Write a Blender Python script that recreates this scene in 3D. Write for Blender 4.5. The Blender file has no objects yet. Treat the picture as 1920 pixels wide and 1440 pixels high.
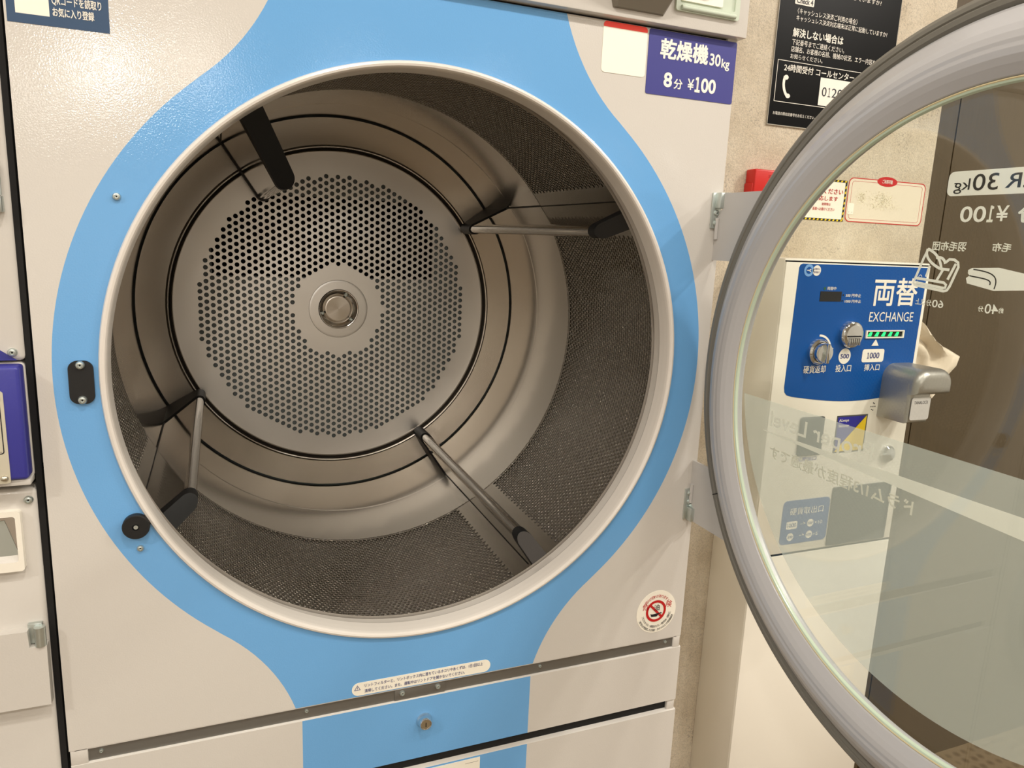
import bpy, bmesh, math, random
from mathutils import Vector, Matrix
from mathutils.geometry import delaunay_2d_cdt
random.seed(7)
PI = math.pi
C = bpy.context.scene.collection
S = bpy.context.scene
HZ = 1.165                      # height of the drum axis above the floor; all z below are relative to it

# ------------------------------------------------------------------ camera, world, exposure
cam = bpy.data.cameras.new('camera'); cam.sensor_width = 36.0; cam.lens = 1363.17 / 1920 * 36
cam.clip_start = 0.02
co = bpy.data.objects.new('camera', cam); C.objects.link(co)
yaw, pit, rol = 0.38513, 0.19736, 0.04289
f = Vector((math.sin(yaw) * math.cos(pit), math.cos(yaw) * math.cos(pit), -math.sin(pit)))
rt = Vector((math.cos(yaw), -math.sin(yaw), 0)); up = rt.cross(f)
r2 = math.cos(rol) * rt + math.sin(rol) * up; u2 = -math.sin(rol) * rt + math.cos(rol) * up
M = Matrix((r2, u2, -f)).transposed().to_4x4(); M.translation = Vector((-0.26575, -0.97146, 0.18585 + HZ))
co.matrix_world = M
S.camera = co
w = bpy.data.worlds.new('world'); S.world = w; w.use_nodes = True
w.node_tree.nodes['Background'].inputs[0].default_value = (1.0, 0.93, 0.82, 1)
w.node_tree.nodes['Background'].inputs[1].default_value = 0.05
vs = S.view_settings
vs.view_transform = 'Standard'; vs.look = 'None'; vs.gamma = 1.0; vs.use_curve_mapping = False
vs.exposure = -0.28
S.cycles.use_denoising = True
S.cycles.max_bounces = 14; S.cycles.transparent_max_bounces = 24
S.cycles.sample_clamp_indirect = 6.0
LAMP_W = 8.0
LAMP_COL = (1.0, 0.945, 0.87)
LAMPS = [(-2.20, -1.2, 4.0), (-1.05, -.95, .6), (-.15, -.95, 1.7), (.80, -.95, 1.1), (1.75, -.95, 3.2), (2.40, -1.4, 3.2), (-1.27, -2.2, 2.0), (-.37, -2.2, .9), (.53, -2.2, .7), (1.43, -2.2, 2.0),  # far left and far right lamps are added to brighten door film and changer
         (-.44, -5.2, 1.6), (-1.07, -5.9, 9.0), (-.31, -6.5, 3.0), (-1.05, -7.1, 5.0), (-1.93, -8.15, 6.0),
         (.8, -5.6, 1.2), (2.0, -5.6, 1.2), (1.4, -7.2, 1.2)]      # x, y, relative power; this row's lamps are added to light the drum interior
CEIL = 1.435

# ------------------------------------------------------------------ materials
def lin(c):
    return tuple((v / 255 / 12.92 if v / 255 <= .04045 else ((v / 255 + .055) / 1.055) ** 2.4) for v in c)
def mat(name, rgb, rough=.5, metal=0., bump=None, coat=0., aniso=None, spec=None):
    m = bpy.data.materials.new(name); m.use_nodes = True
    nt = m.node_tree; p = nt.nodes['Principled BSDF']
    p.inputs['Base Color'].default_value = (*lin(rgb), 1); p.inputs['Roughness'].default_value = rough
    p.inputs['Metallic'].default_value = metal
    if coat:
        p.inputs['Coat Weight'].default_value = coat; p.inputs['Coat Roughness'].default_value = .08
    if spec is not None: p.inputs['Specular IOR Level'].default_value = spec
    if bump:
        tc = nt.nodes.new('ShaderNodeTexCoord'); n = nt.nodes.new('ShaderNodeTexNoise'); b = nt.nodes.new('ShaderNodeBump')
        n.inputs['Scale'].default_value = bump[0]; n.inputs['Detail'].default_value = bump[2] if len(bump) > 2 else 2
        b.inputs['Strength'].default_value = bump[1]; b.inputs['Distance'].default_value = .001
        nt.links.new(tc.outputs['Object'], n.inputs['Vector']); nt.links.new(n.outputs['Fac'], b.inputs['Height'])
        nt.links.new(b.outputs['Normal'], p.inputs['Normal'])
    if aniso:
        p.inputs['Anisotropic'].default_value = aniso
        t = nt.nodes.new('ShaderNodeTangent'); t.direction_type = 'RADIAL'; t.axis = 'Y'
        nt.links.new(t.outputs['Tangent'], p.inputs['Tangent'])
    return m
def emit(name, rgb, s):
    m = bpy.data.materials.new(name); m.use_nodes = True; nt = m.node_tree
    p = nt.nodes['Principled BSDF']; p.inputs['Base Color'].default_value = (*lin(rgb), 1)
    p.inputs['Emission Color'].default_value = (*lin(rgb), 1); p.inputs['Emission Strength'].default_value = s
    return m
def glassmat(name, tint):
    m = bpy.data.materials.new(name); m.use_nodes = True; nt = m.node_tree; nt.nodes.clear()
    o = nt.nodes.new('ShaderNodeOutputMaterial'); t = nt.nodes.new('ShaderNodeBsdfTransparent'); g = nt.nodes.new('ShaderNodeBsdfGlossy')
    mx = nt.nodes.new('ShaderNodeMixShader'); ge = nt.nodes.new('ShaderNodeNewGeometry'); d = nt.nodes.new('ShaderNodeVectorMath'); d.operation = 'DOT_PRODUCT'
    t.inputs[0].default_value = (*tint, 1); g.inputs['Roughness'].default_value = 0.0
    ab = nt.nodes.new('ShaderNodeMath'); ab.operation = 'ABSOLUTE'
    om = nt.nodes.new('ShaderNodeMath'); om.operation = 'SUBTRACT'; om.inputs[0].default_value = 1
    pw = nt.nodes.new('ShaderNodeMath'); pw.operation = 'POWER'; pw.inputs[1].default_value = 5
    ma = nt.nodes.new('ShaderNodeMath'); ma.operation = 'MULTIPLY_ADD'; ma.inputs[1].default_value = .96; ma.inputs[2].default_value = .04
    L = nt.links.new
    L(ge.outputs['Normal'], d.inputs[0]); L(ge.outputs['Incoming'], d.inputs[1]); L(d.outputs['Value'], ab.inputs[0])
    L(ab.outputs[0], om.inputs[1]); L(om.outputs[0], pw.inputs[0]); L(pw.outputs[0], ma.inputs[0]); L(ma.outputs[0], mx.inputs[0])
    L(t.outputs[0], mx.inputs[1]); L(g.outputs[0], mx.inputs[2]); L(mx.outputs[0], o.inputs[0])
    return m
def filmmat(name, rgb, cover, through=.75):
    m = bpy.data.materials.new(name); m.use_nodes = True; nt = m.node_tree; nt.nodes.clear()
    o = nt.nodes.new('ShaderNodeOutputMaterial'); t = nt.nodes.new('ShaderNodeBsdfTransparent'); d = nt.nodes.new('ShaderNodeBsdfDiffuse'); tr = nt.nodes.new('ShaderNodeBsdfTranslucent')
    m1 = nt.nodes.new('ShaderNodeMixShader'); m2 = nt.nodes.new('ShaderNodeMixShader')
    d.inputs[0].default_value = (*lin(rgb), 1); tr.inputs[0].default_value = (*lin(rgb), 1)
    m1.inputs[0].default_value = through; m2.inputs[0].default_value = cover
    L = nt.links.new
    L(d.outputs[0], m1.inputs[1]); L(tr.outputs[0], m1.inputs[2]); L(t.outputs[0], m2.inputs[1]); L(m1.outputs[0], m2.inputs[2]); L(m2.outputs[0], o.inputs[0])
    return m
PEEL = (480, .11, 1)
beige = mat('beige_powder_coat', (213, 208, 200), .10, bump=PEEL)
blue = mat('sky_blue_powder_coat', (112, 172, 226), .10, bump=PEEL)
cream = mat('cream_gloss_enamel', (230, 223, 214), .22, coat=.3)
steel = mat('satin_stainless_steel', (196, 189, 179), .26, 1., aniso=.6)
bandsteel = mat('rolled_stainless_steel', (184, 178, 169), .17, 1., aniso=.55)
platesteel = mat('perforated_plate_steel', (226, 223, 218), .38, 1.)
groove = mat('dark_groove_steel', (88, 82, 74), .35, .8)
drumsteel = mat('perforated_stainless_steel', (172, 165, 154), .26, 1.)
polish = mat('polished_stainless_steel', (200, 196, 190), .10, 1.)
galv = mat('galvanised_steel', (156, 148, 138), .6, .0)
zinc = mat('zinc_plated_steel', (200, 208, 204), .34, .85)
chrome = mat('bright_chrome', (225, 225, 225), .07, 1.)
brass = mat('worn_nickel_brass', (204, 198, 182), .3, 1.)
rubber = mat('black_rubber', (22, 21, 20), .5)
black = mat('black_plastic', (18, 18, 18), .55)
wornblk = mat('scuffed_black_plastic', (50, 44, 38), .6, bump=(90, .5))
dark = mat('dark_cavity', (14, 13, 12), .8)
channel = mat('dark_grey_steel_channel', (132, 131, 127), .35, .7)
white = mat('white_print', (246, 240, 228), .5)
cardw = mat('white_card', (250, 244, 228), .45)
red = mat('red_print', (196, 26, 28), .45)
orange = mat('orange_red_print', (250, 62, 40), .45)
violet = mat('violet_blue_label', (54, 54, 134), .5, bump=(900, .05))
violet2 = mat('violet_blue_enamel', (58, 58, 148), .35, bump=PEEL)
navy = mat('navy_label', (38, 70, 104), .4)
ink = mat('dark_ink', (24, 24, 34), .5)
inkblue = mat('blue_ink', (70, 74, 130), .5)
inkpur = mat('purple_ink', (98, 92, 160), .5)
signblk = mat('black_sign_board', (6, 6, 6), .35, spec=.12)
signedge = mat('grey_sign_edge', (170, 164, 150), .4)
royal = mat('royal_blue_print', (0, 80, 158), .3, spec=.3)
slate = mat('slate_blue_print', (60, 100, 160), .4)
ivory = mat('ivory_enamel', (246, 240, 226), .3, coat=.2)
grey = mat('grey_door_plastic', (186, 185, 186), .28, coat=.25)
gask = mat('grey_rubber_gasket', (122, 118, 108), .5)
armgrey = mat('light_grey_enamel', (190, 187, 183), .35)
seal = mat('pale_green_glass_edge', (196, 212, 190), .2)
yline = mat('yellowed_sealant', (214, 198, 156), .4)
silver = mat('hammered_silver_paint', (178, 175, 168), .36, .7, bump=(420, .25))
stick = mat('silver_sticker', (206, 202, 198), .4, .2)
yellow = mat('yellow_print', (250, 214, 30), .4)
graypl = mat('dark_grey_plastic', (78, 78, 76), .4)
plexi = mat('pale_green_acrylic', (206, 216, 198), .2)
vinyl = mat('cream_vinyl', (236, 222, 200), .4)
redpl = mat('red_plastic', (204, 32, 24), .35)
nick = mat('etched_metal_plate', (222, 216, 196), .42, .45, bump=(700, .08))
glass = glassmat('clear_door_glass', (.97, .985, .965))
film = filmmat('frosted_film', (226, 234, 228), .50)
letter = filmmat('cream_film_lettering', (254, 252, 244), .95, .30)
green = emit('green_lamp', (30, 235, 110), 2.2)
lampem = emit('lamp_diffuser', (255, 240, 218), 6)
def concrete(name):
    m = bpy.data.materials.new(name); m.use_nodes = True; nt = m.node_tree; p = nt.nodes['Principled BSDF']; L = nt.links.new
    p.inputs['Roughness'].default_value = .75
    tc = nt.nodes.new('ShaderNodeTexCoord')
    def noise(sc, det, rough=.6):
        n = nt.nodes.new('ShaderNodeTexNoise'); n.inputs['Scale'].default_value = sc; n.inputs['Detail'].default_value = det; n.inputs['Roughness'].default_value = rough
        L(tc.outputs['Object'], n.inputs['Vector']); return n
    def ramp(src, stops):
        r = nt.nodes.new('ShaderNodeValToRGB'); e = r.color_ramp.elements
        e[0].position, e[0].color = stops[0][0], (*lin(stops[0][1]), 1); e[1].position, e[1].color = stops[1][0], (*lin(stops[1][1]), 1)
        for s in stops[2:]:
            k = e.new(s[0]); k.color = (*lin(s[1]), 1)
        L(src, r.inputs[0]); return r
    a = ramp(noise(9, 6).outputs['Fac'], [(.3, (214, 198, 172)), (.7, (240, 228, 206))])
    # dark speckle clusters and hairline cracks
    sp = noise(230, 2); big = noise(13, 3)
    mu = nt.nodes.new('ShaderNodeMath'); mu.operation = 'MULTIPLY'; L(sp.outputs['Fac'], mu.inputs[0]); L(big.outputs['Fac'], mu.inputs[1])
    msk = ramp(mu.outputs[0], [(.345, (0, 0, 0)), (.42, (255, 255, 255))])
    cr = noise(7, 8, .7); ab = nt.nodes.new('ShaderNodeMath'); ab.operation = 'SUBTRACT'; ab.inputs[1].default_value = .5; L(cr.outputs['Fac'], ab.inputs[0])
    ab2 = nt.nodes.new('ShaderNodeMath'); ab2.operation = 'ABSOLUTE'; L(ab.outputs[0], ab2.inputs[0])
    gate = noise(5, 2); gr = ramp(gate.outputs['Fac'], [(.54, (0, 0, 0)), (.62, (255, 255, 255))])
    cm = ramp(ab2.outputs[0], [(.0, (255, 255, 255)), (.007, (0, 0, 0))])
    cx = nt.nodes.new('ShaderNodeMath'); cx.operation = 'MULTIPLY'; L(cm.outputs[0], cx.inputs[0]); L(gr.outputs[0], cx.inputs[1])
    mxm = nt.nodes.new('ShaderNodeMath'); mxm.operation = 'MAXIMUM'; L(msk.outputs[0], mxm.inputs[0]); L(cx.outputs[0], mxm.inputs[1])
    sc = nt.nodes.new('ShaderNodeMath'); sc.operation = 'MULTIPLY'; sc.inputs[1].default_value = .34; L(mxm.outputs[0], sc.inputs[0])
    mix = nt.nodes.new('ShaderNodeMix'); mix.data_type = 'RGBA'; L(sc.outputs[0], mix.inputs[0]); L(a.outputs[0], mix.inputs[6]); mix.inputs[7].default_value = (*lin((92, 80, 66)), 1)
    L(mix.outputs[2], p.inputs['Base Color'])
    gn = noise(420, 3, .8); gr2 = ramp(gn.outputs['Fac'], [(.34, (222, 222, 222)), (.56, (255, 255, 255))]); m2 = nt.nodes.new('ShaderNodeMix'); m2.data_type = 'RGBA'; m2.blend_type = 'MULTIPLY'; m2.inputs[0].default_value = 1
    L(mix.outputs[2], m2.inputs[6]); L(gr2.outputs[0], m2.inputs[7]); L(m2.outputs[2], p.inputs['Base Color'])
    b = nt.nodes.new('ShaderNodeBump'); b.inputs['Strength'].default_value = .9; b.inputs['Distance'].default_value = .003
    L(noise(260, 5, .75).outputs['Fac'], b.inputs['Height']); L(b.outputs['Normal'], p.inputs['Normal'])
    return m
conc = concrete('concrete_wallpaper')
def brownmat():
    m = mat('dark_brown_panel', (84, 69, 47), .45); nt = m.node_tree; p = nt.nodes['Principled BSDF']; L = nt.links.new
    tc = nt.nodes.new('ShaderNodeTexCoord'); mp = nt.nodes.new('ShaderNodeMapping'); mp.inputs['Scale'].default_value = (60, 60, 4)
    n = nt.nodes.new('ShaderNodeTexNoise'); n.inputs['Scale'].default_value = 6
    r = nt.nodes.new('ShaderNodeValToRGB'); r.color_ramp.elements[0].color = (*lin((70, 57, 36)), 1); r.color_ramp.elements[1].color = (*lin((86, 71, 48)), 1)
    L(tc.outputs['Object'], mp.inputs[0]); L(mp.outputs[0], n.inputs['Vector']); L(n.outputs['Fac'], r.inputs[0]); L(r.outputs[0], p.inputs['Base Color'])
    return m
brown = brownmat()
def floormat():
    m = mat('brown_floor_tile', (110, 92, 68), .45); nt = m.node_tree; p = nt.nodes['Principled BSDF']; L = nt.links.new
    tc = nt.nodes.new('ShaderNodeTexCoord'); v = nt.nodes.new('ShaderNodeTexVoronoi'); v.inputs['Scale'].default_value = 34; v.inputs['Randomness'].default_value = .15
    r = nt.nodes.new('ShaderNodeValToRGB'); r.color_ramp.elements[0].position = .3; r.color_ramp.elements[0].color = (*lin((98, 80, 56)), 1)
    r.color_ramp.elements[1].position = .5; r.color_ramp.elements[1].color = (*lin((126, 108, 82)), 1)
    L(tc.outputs['Object'], v.inputs['Vector']); L(v.outputs['Distance'], r.inputs[0]); L(r.outputs[0], p.inputs['Base Color'])
    return m
tile = floormat()
paint = mat('white_wall_paint', (228, 225, 219), .8)
ceilp = mat('white_ceiling_board', (230, 227, 221), .85)

# ------------------------------------------------------------------ mesh building
class MB:
    def __init__(s, origin=(0, 0, 0)):
        s.v = []; s.f = []; s.m = []; s.mats = []; s.o = Vector(origin)
    def mi(s, m):
        if m not in s.mats: s.mats.append(m)
        return s.mats.index(m)
    def add(s, vs, fs, m):
        k = len(s.v); i = s.mi(m)
        s.v += [tuple(v) for v in vs]
        s.f += [tuple(k + a for a in fc) for fc in fs]; s.m += [i] * len(fs)
    def box(s, x0, x1, y0, y1, z0, z1, m, bev=0., seg=2):
        bm = bmesh.new(); bmesh.ops.create_cube(bm, size=1)
        for v in bm.verts: v.co = Vector((x0 + (v.co.x + .5) * (x1 - x0), y0 + (v.co.y + .5) * (y1 - y0), z0 + (v.co.z + .5) * (z1 - z0)))
        if bev: bmesh.ops.bevel(bm, geom=list(bm.edges), offset=bev, segments=seg, affect='EDGES', profile=.5)
        s.bm(bm, m)
    def bm(s, bm, m):
        bm.verts.index_update(); s.add([v.co.copy() for v in bm.verts], [[v.index for v in fc.verts] for fc in bm.faces], m); bm.free()
    def lathe(s, prof, m, c=(0, 0), n=96, a0=0, a1=2 * PI, close=False):
        q = []
        for i, pt in enumerate(prof):          # support loops keep the shading of flat bands flat
            if i:
                l = math.hypot(pt[0] - prof[i - 1][0], pt[1] - prof[i - 1][1])
                if l > .004:
                    for t in (.0006 / l, 1 - .0006 / l): q.append(tuple(a + (b - a) * t for a, b in zip(prof[i - 1], pt)))
            q.append(pt)
        if not close: prof = q
        full = abs(a1 - a0 - 2 * PI) < 1e-6; k = n if full else n + 1
        vs = []; fs = []; np_ = len(prof)
        for i in range(k):
            a = a0 + (a1 - a0) * i / n
            for r, y in prof: vs.append((c[0] + r * math.cos(a), y, c[1] + r * math.sin(a)))
        for i in range(n):
            j = (i + 1) % k
            for q in range(np_ if close else np_ - 1):
                q2 = (q + 1) % np_
                fs.append((i * np_ + q, i * np_ + q2, j * np_ + q2, j * np_ + q))
        s.add(vs, fs, m)
    def disc(s, c, r, y, m, n=48, flip=False):
        vs = [(c[0] + r * math.cos(2 * PI * i / n), y, c[1] + r * math.sin(2 * PI * i / n)) for i in range(n)]
        fc = tuple(range(n)); s.add(vs, [fc if flip is False else fc[::-1]], m)
    def cyl(s, p, q, r, m, n=20, r1=None):
        p = Vector(p); q = Vector(q); d = (q - p).normalized(); a = d.orthogonal().normalized(); b = d.cross(a); r1 = r if r1 is None else r1
        vs = []; fs = []
        for i in range(n):
            t = 2 * PI * i / n; e = a * math.cos(t) + b * math.sin(t); vs += [p + e * r, q + e * r1]
        for i in range(n):
            j = (i + 1) % n; fs.append((2 * i, 2 * j, 2 * j + 1, 2 * i + 1))
        fs.append(tuple(2 * i for i in range(n))[::-1]); fs.append(tuple(2 * i + 1 for i in range(n)))
        s.add(vs, fs, m)
    def plate(s, pts, y, t, m, side=None):
        # a flat piece facing -y: front at y - t
        n = len(pts)
        ar = sum(pts[i][0] * pts[(i + 1) % n][1] - pts[(i + 1) % n][0] * pts[i][1] for i in range(n))
        if ar < 0: pts = pts[::-1]
        s.add([(x, y - t, z) for x, z in pts], [tuple(range(n))], m)
        if t > 1e-5:
            vs = [(x, y - t, z) for x, z in pts] + [(x, y, z) for x, z in pts]
            s.add(vs, [(i, i + n, (i + 1) % n + n, (i + 1) % n) for i in range(n)], side or m)
    def text(s, body, box, y, m, bold=0., mode='fit', align='l'):
        k, vs, fs = textmesh(body, bold)
        if not vs: return
        x0, z0, x1, z1 = box
        a0 = min(v[0] for v in vs); a1 = max(v[0] for v in vs); b0 = min(v[1] for v in vs); b1 = max(v[1] for v in vs)
        sx = (x1 - x0) / (a1 - a0); sz = (z1 - z0) / max(b1 - b0, 1e-6)
        if mode == 'h':
            sx = sz
            off = {'l': x0, 'r': x1 - sx * (a1 - a0), 'c': (x0 + x1 - sx * (a1 - a0)) / 2}[align]
        else: off = x0
        cjk = any(ord(ch) > 0x2E80 for ch in body); h = bold * sz * .9
        for q, (dx, dz) in enumerate(((0, 0),) if not (cjk and bold) else ((-h, -h), (h, -h), (-h, h), (h, h))):
            s.add([(off + (v[0] - a0) * sx + dx, y - q * .00005, z0 + (v[1] - b0) * sz + dz) for v in vs], fs, m)
    def glyph(s, ch, c, h, rot, y, m, bold=0., wid=None):
        k, vs, fs = textmesh(ch, bold)
        if not vs: return
        a0 = min(v[0] for v in vs); a1 = max(v[0] for v in vs); b0 = min(v[1] for v in vs); b1 = max(v[1] for v in vs)
        sc = h / .95; cx = (a0 + a1) / 2; cz = .38 if ord(ch[0]) > 255 else (b0 + b1) / 2
        ca, sa = math.cos(rot), math.sin(rot)
        s.add([(c[0] + sc * ((v[0] - cx) * ca - (v[1] - cz) * sa), y, c[1] + sc * ((v[0] - cx) * sa + (v[1] - cz) * ca)) for v in vs], fs, m)
    def arctext(s, body, c, r, a0, a1, h, y, m, outward=True, bold=0.):
        n = len(body)
        for i, ch in enumerate(body):
            if ch == ' ': continue
            a = a0 + (a1 - a0) * (i / max(n - 1, 1))
            s.glyph(ch, (c[0] + r * math.cos(a), c[1] + r * math.sin(a)), h, a - PI / 2 if outward else a + PI / 2, y, m, bold)
    def ring(s, c, r0, r1, y, m, a0=0, a1=2 * PI, n=64):
        s.lathe([(r0, y), (r1, y)], m, c, n, a0, a1)
    def build(s, name, parent=None, loc=None, angle=35, merge=0., solid=0., smooth=True, label=None):
        me = bpy.data.meshes.new(name)
        o = s.o
        me.from_pydata([(x - o.x, yy - o.y, z - o.z) for x, yy, z in s.v], [], s.f)
        for m in s.mats: me.materials.append(m)
        me.polygons.foreach_set('material_index', s.m)
        if merge:
            b = bmesh.new(); b.from_mesh(me); bmesh.ops.remove_doubles(b, verts=b.verts, dist=merge); b.to_mesh(me); b.free()
        if smooth:
            me.shade_smooth(); me.set_sharp_from_angle(angle=math.radians(angle))
        me.update()
        ob = bpy.data.objects.new(name, me); C.objects.link(ob)
        if parent: ob.parent = parent
        if loc is not None: ob.location = loc
        if solid:
            md = ob.modifiers.new('thickness', 'SOLIDIFY'); md.thickness = solid; md.offset = -1
        if label: ob['label'] = label
        return ob
_tc = {}
def textmesh(body, bold=0.):
    if any(ord(ch) > 0x2E80 for ch in body): bold = 0.
    k = (body, bold)
    if k in _tc: return _tc[k]
    cu = bpy.data.curves.new('t', 'FONT'); cu.body = body; cu.offset = bold; cu.resolution_u = 4
    ob = bpy.data.objects.new('t', cu); C.objects.link(ob)
    dg = bpy.context.evaluated_depsgraph_get(); me = bpy.data.meshes.new_from_object(ob.evaluated_get(dg))
    r = (k, [tuple(v.co) for v in me.vertices], [tuple(p.vertices) for p in me.polygons])
    bpy.data.objects.remove(ob); bpy.data.meshes.remove(me); bpy.data.curves.remove(cu)
    _tc[k] = r
    return r
def rrect(x0, z0, x1, z1, r, n=6):
    p = []
    for cx, cz, a in ((x1 - r, z1 - r, 0), (x0 + r, z1 - r, 90), (x0 + r, z0 + r, 180), (x1 - r, z0 + r, 270)):
        for i in range(n + 1):
            t = math.radians(a + 90 * i / n); p.append((cx + r * math.cos(t), cz + r * math.sin(t)))
    return p
def rect(x0, z0, x1, z1): return [(x0, z0), (x1, z0), (x1, z1), (x0, z1)]
def circle(c, r, n=48): return [(c[0] + r * math.cos(2 * PI * i / n), c[1] + r * math.sin(2 * PI * i / n)) for i in range(n)]
def frame(mb, pts, inner, y, t, m):
    # ring-shaped flat piece between two outlines with the same point count
    n = len(pts)
    vs = [(x, y - t, z) for x, z in pts] + [(x, y - t, z) for x, z in inner] + [(x, y, z) for x, z in pts] + [(x, y, z) for x, z in inner]
    fs = []
    for i in range(n):
        j = (i + 1) % n
        fs += [(i, j, n + j, n + i), (i, 2 * n + i, 2 * n + j, j), (n + i, n + j, 3 * n + j, 3 * n + i)]
    mb.add(vs, fs, m)
def inpoly(x, z, P):
    c = False; n = len(P)
    for i in range(n):
        x1, z1 = P[i]; x2, z2 = P[(i + 1) % n]
        if (z1 > z) != (z2 > z) and x < (x2 - x1) * (z - z1) / (z2 - z1) + x1: c = not c
    return c
def fill(mb, loops, y, pick, flip=False):
    # triangulate nested outlines; pick(x, z) returns a material or None
    vs = []; es = []
    for lp in loops:
        k = len(vs); vs += [Vector(p) for p in lp]; es += [(k + i, k + (i + 1) % len(lp)) for i in range(len(lp))]
    V, _, F, *_r = delaunay_2d_cdt(vs, es, [], 0, 1e-7)
    by = {}
    for t in F:
        cx = sum(V[i][0] for i in t) / 3; cz = sum(V[i][1] for i in t) / 3
        m = pick(cx, cz)
        if m is not None:
            a, b, c = t
            ar = (V[b][0] - V[a][0]) * (V[c][1] - V[a][1]) - (V[c][0] - V[a][0]) * (V[b][1] - V[a][1])
            by.setdefault(m, []).append(t if ar > 0 else (a, c, b))
    P = [(v[0], y, v[1]) for v in V]
    for m, fs in by.items(): mb.add(P, fs, m)
def root(name, label, cat, loc, group=None):
    o = bpy.data.objects.new(name, None); C.objects.link(o); o.location = loc; o.empty_display_size = .1
    o['label'] = label; o['category'] = cat
    if group: o['group'] = group
    return o
def tag(o, label, cat, group=None):
    o['label'] = label; o['category'] = cat
    if group: o['group'] = group
    return o
def struct(name, boxes, m, bev=0):
    b = MB()
    for q in boxes: b.box(*q, m, bev)
    o = b.build(name); o.location.z = HZ; o['kind'] = 'structure'
    return o
FL = -HZ
W = .225           # face of the concrete wall

# ------------------------------------------------------------------ the room
struct('floor', [(-3.2, 3.4, -9.6, 1.6, FL - .1, FL)], tile)
struct('ceiling', [(-3.2, 3.4, -9.6, 1.6, CEIL, CEIL + .1)], ceilp)
struct('wall_right_of_dryer', [(.50, 1.186, W, W + .12, FL, CEIL), (.50, .56, W + .1, 1.5, FL, CEIL)], conc)
struct('wall_back', [(-3.2, .56, 1.5, 1.6, FL, CEIL)], paint)
struct('wall_left', [(-3.3, -3.2, -9.6, 1.6, FL, CEIL)], paint)
struct('wall_right', [(3.4, 3.5, -9.6, 1.6, FL, CEIL)], paint)
struct('wall_front', [(-3.2, 3.4, -9.7, -9.6, FL, CEIL)], paint)
struct('wall_bulkhead', [(-3.2, .56, .02, .12, .86, CEIL)], paint)
struct('trim_1', [(1.187, 1.2435, W + .004, W + .12, FL, CEIL), (1.2435, 1.2475, W + .012, W + .12, FL, CEIL), (1.2475, 3.4, W + .004, W + .12, FL, CEIL)], brown)

# ------------------------------------------------------------------ ceiling lights
def ceiling_light(x, y, pw, label):
    r = root('ceiling_light', label, 'ceiling light', (x, y, HZ + CEIL), 'round ceiling downlights')
    b = MB()
    n = 40
    def lz(prof, m):
        vs = []; fs = []; k = len(prof)
        for i in range(n):
            a = 2 * PI * i / n
            for rr, zz in prof: vs.append((rr * math.cos(a), rr * math.sin(a), zz))
        for i in range(n):
            j = (i + 1) % n
            for q in range(k - 1): fs.append((i * k + q, j * k + q, j * k + q + 1, i * k + q + 1))
        return vs, fs, m
    b.add(*lz([(.10, 0), (.10, -.006), (.094, -.009), (.082, -.006), (.080, -.001)], white)); b.build('trim_ring', r)
    d = MB(); d.add(*lz([(.0005, -.002), (.080, -.002)], lampem)); d.build('diffuser', r)
    li = bpy.data.lights.new('downlight', 'AREA'); li.shape = 'DISK'; li.size = .15; li.energy = LAMP_W * pw; li.color = LAMP_COL
    lo = bpy.data.objects.new('downlight', li); C.objects.link(lo); lo.parent = r; lo.location = (0, 0, -.012)
    return r
for x, y, pw in LAMPS:
    ceiling_light(x, y, pw, 'unseen round white downlight in the ceiling in front of the laundry machines')

# ------------------------------------------------------------------ the big tumble dryer
DX0, DX1, DZ0, DZ1 = -.468, .470, -.489, .489
D0 = Vector((0, .5, FL))
dryer = root('tumble_dryer', 'large beige and sky blue tumble dryer with its round glass door swung open', 'tumble dryer', (0, .5, 0))
def dmb(): return MB(origin=D0)

def bluepoly():
    a = math.radians(52); rho = .2766; c = (.4486, .5741); R = .4515
    q = []
    zt = DZ1
    t_top = math.acos(min(1, (zt - c[1]) / -rho))          # not used directly, kept simple below
    pts = []
    s0 = PI + math.asin((c[1] - zt) / rho); s1 = PI + a
    for i in range(13):
        t = s0 + (s1 - s0) * i / 12; pts.append((c[0] + rho * math.cos(t), c[1] + rho * math.sin(t)))
    arc = [(R * math.cos(a - 2 * a * i / 60), R * math.sin(a - 2 * a * i / 60)) for i in range(1, 60)]
    right = pts + arc + [(x, -z) for x, z in reversed(pts)]
    left = [(-x, z) for x, z in reversed(right)]
    return right + left
BP = bluepoly()
BP = [(x, max(min(z, DZ1), DZ0)) for x, z in BP]
b = dmb()
hole = circle((0, 0), .3975, 160)
def pk(x, z):
    if x < DX0 or x > DX1 or math.hypot(x, z) < .3974: return None
    return blue if inpoly(x, z, BP) else beige
fill(b, [rect(DX0, DZ0, DX1, DZ1), BP, hole], 0, pk)
# folded edges
e = .0025
for (xa, za, xb, zb) in ((DX0, DZ0, DX1, DZ0), (DX1, DZ0, DX1, DZ1), (DX1, DZ1, DX0, DZ1), (DX0, DZ1, DX0, DZ0)):
    b.add([(xa, 0, za), (xb, 0, zb), (xb, .03, zb), (xa, .03, za)], [(0, 3, 2, 1)], beige)
front = b.build('front_panel', dryer, merge=1e-6)
# cabinet
b = dmb()
for bx in ((-.462, -.458, .03, 1.02, FL + .06, .84), (.458, .462, .03, .2, FL + .06, .84), (.458, .462, .2, 1.02, FL + .06, .84), (-.458, .458, 1.0, 1.02, FL + .06, .84), (-.458, .458, .03, 1.0, .825, .84)):
    b.box(*bx, beige)
b.box(-.44, .44, .06, .98, FL, FL + .07, black)
b.build('cabinet', dryer)
# opening rim
b = dmb()
b.lathe([(.404, .0005), (.4038, -.002), (.4022, -.0046), (.3995, -.0056), (.397, -.0048), (.3952, -.0024), (.3944, .002), (.3938, .012), (.3935, .024), (.3945, .0265), (.398, .029), (.404, .056)], cream, n=160)
b.build('opening_rim', dryer)
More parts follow.
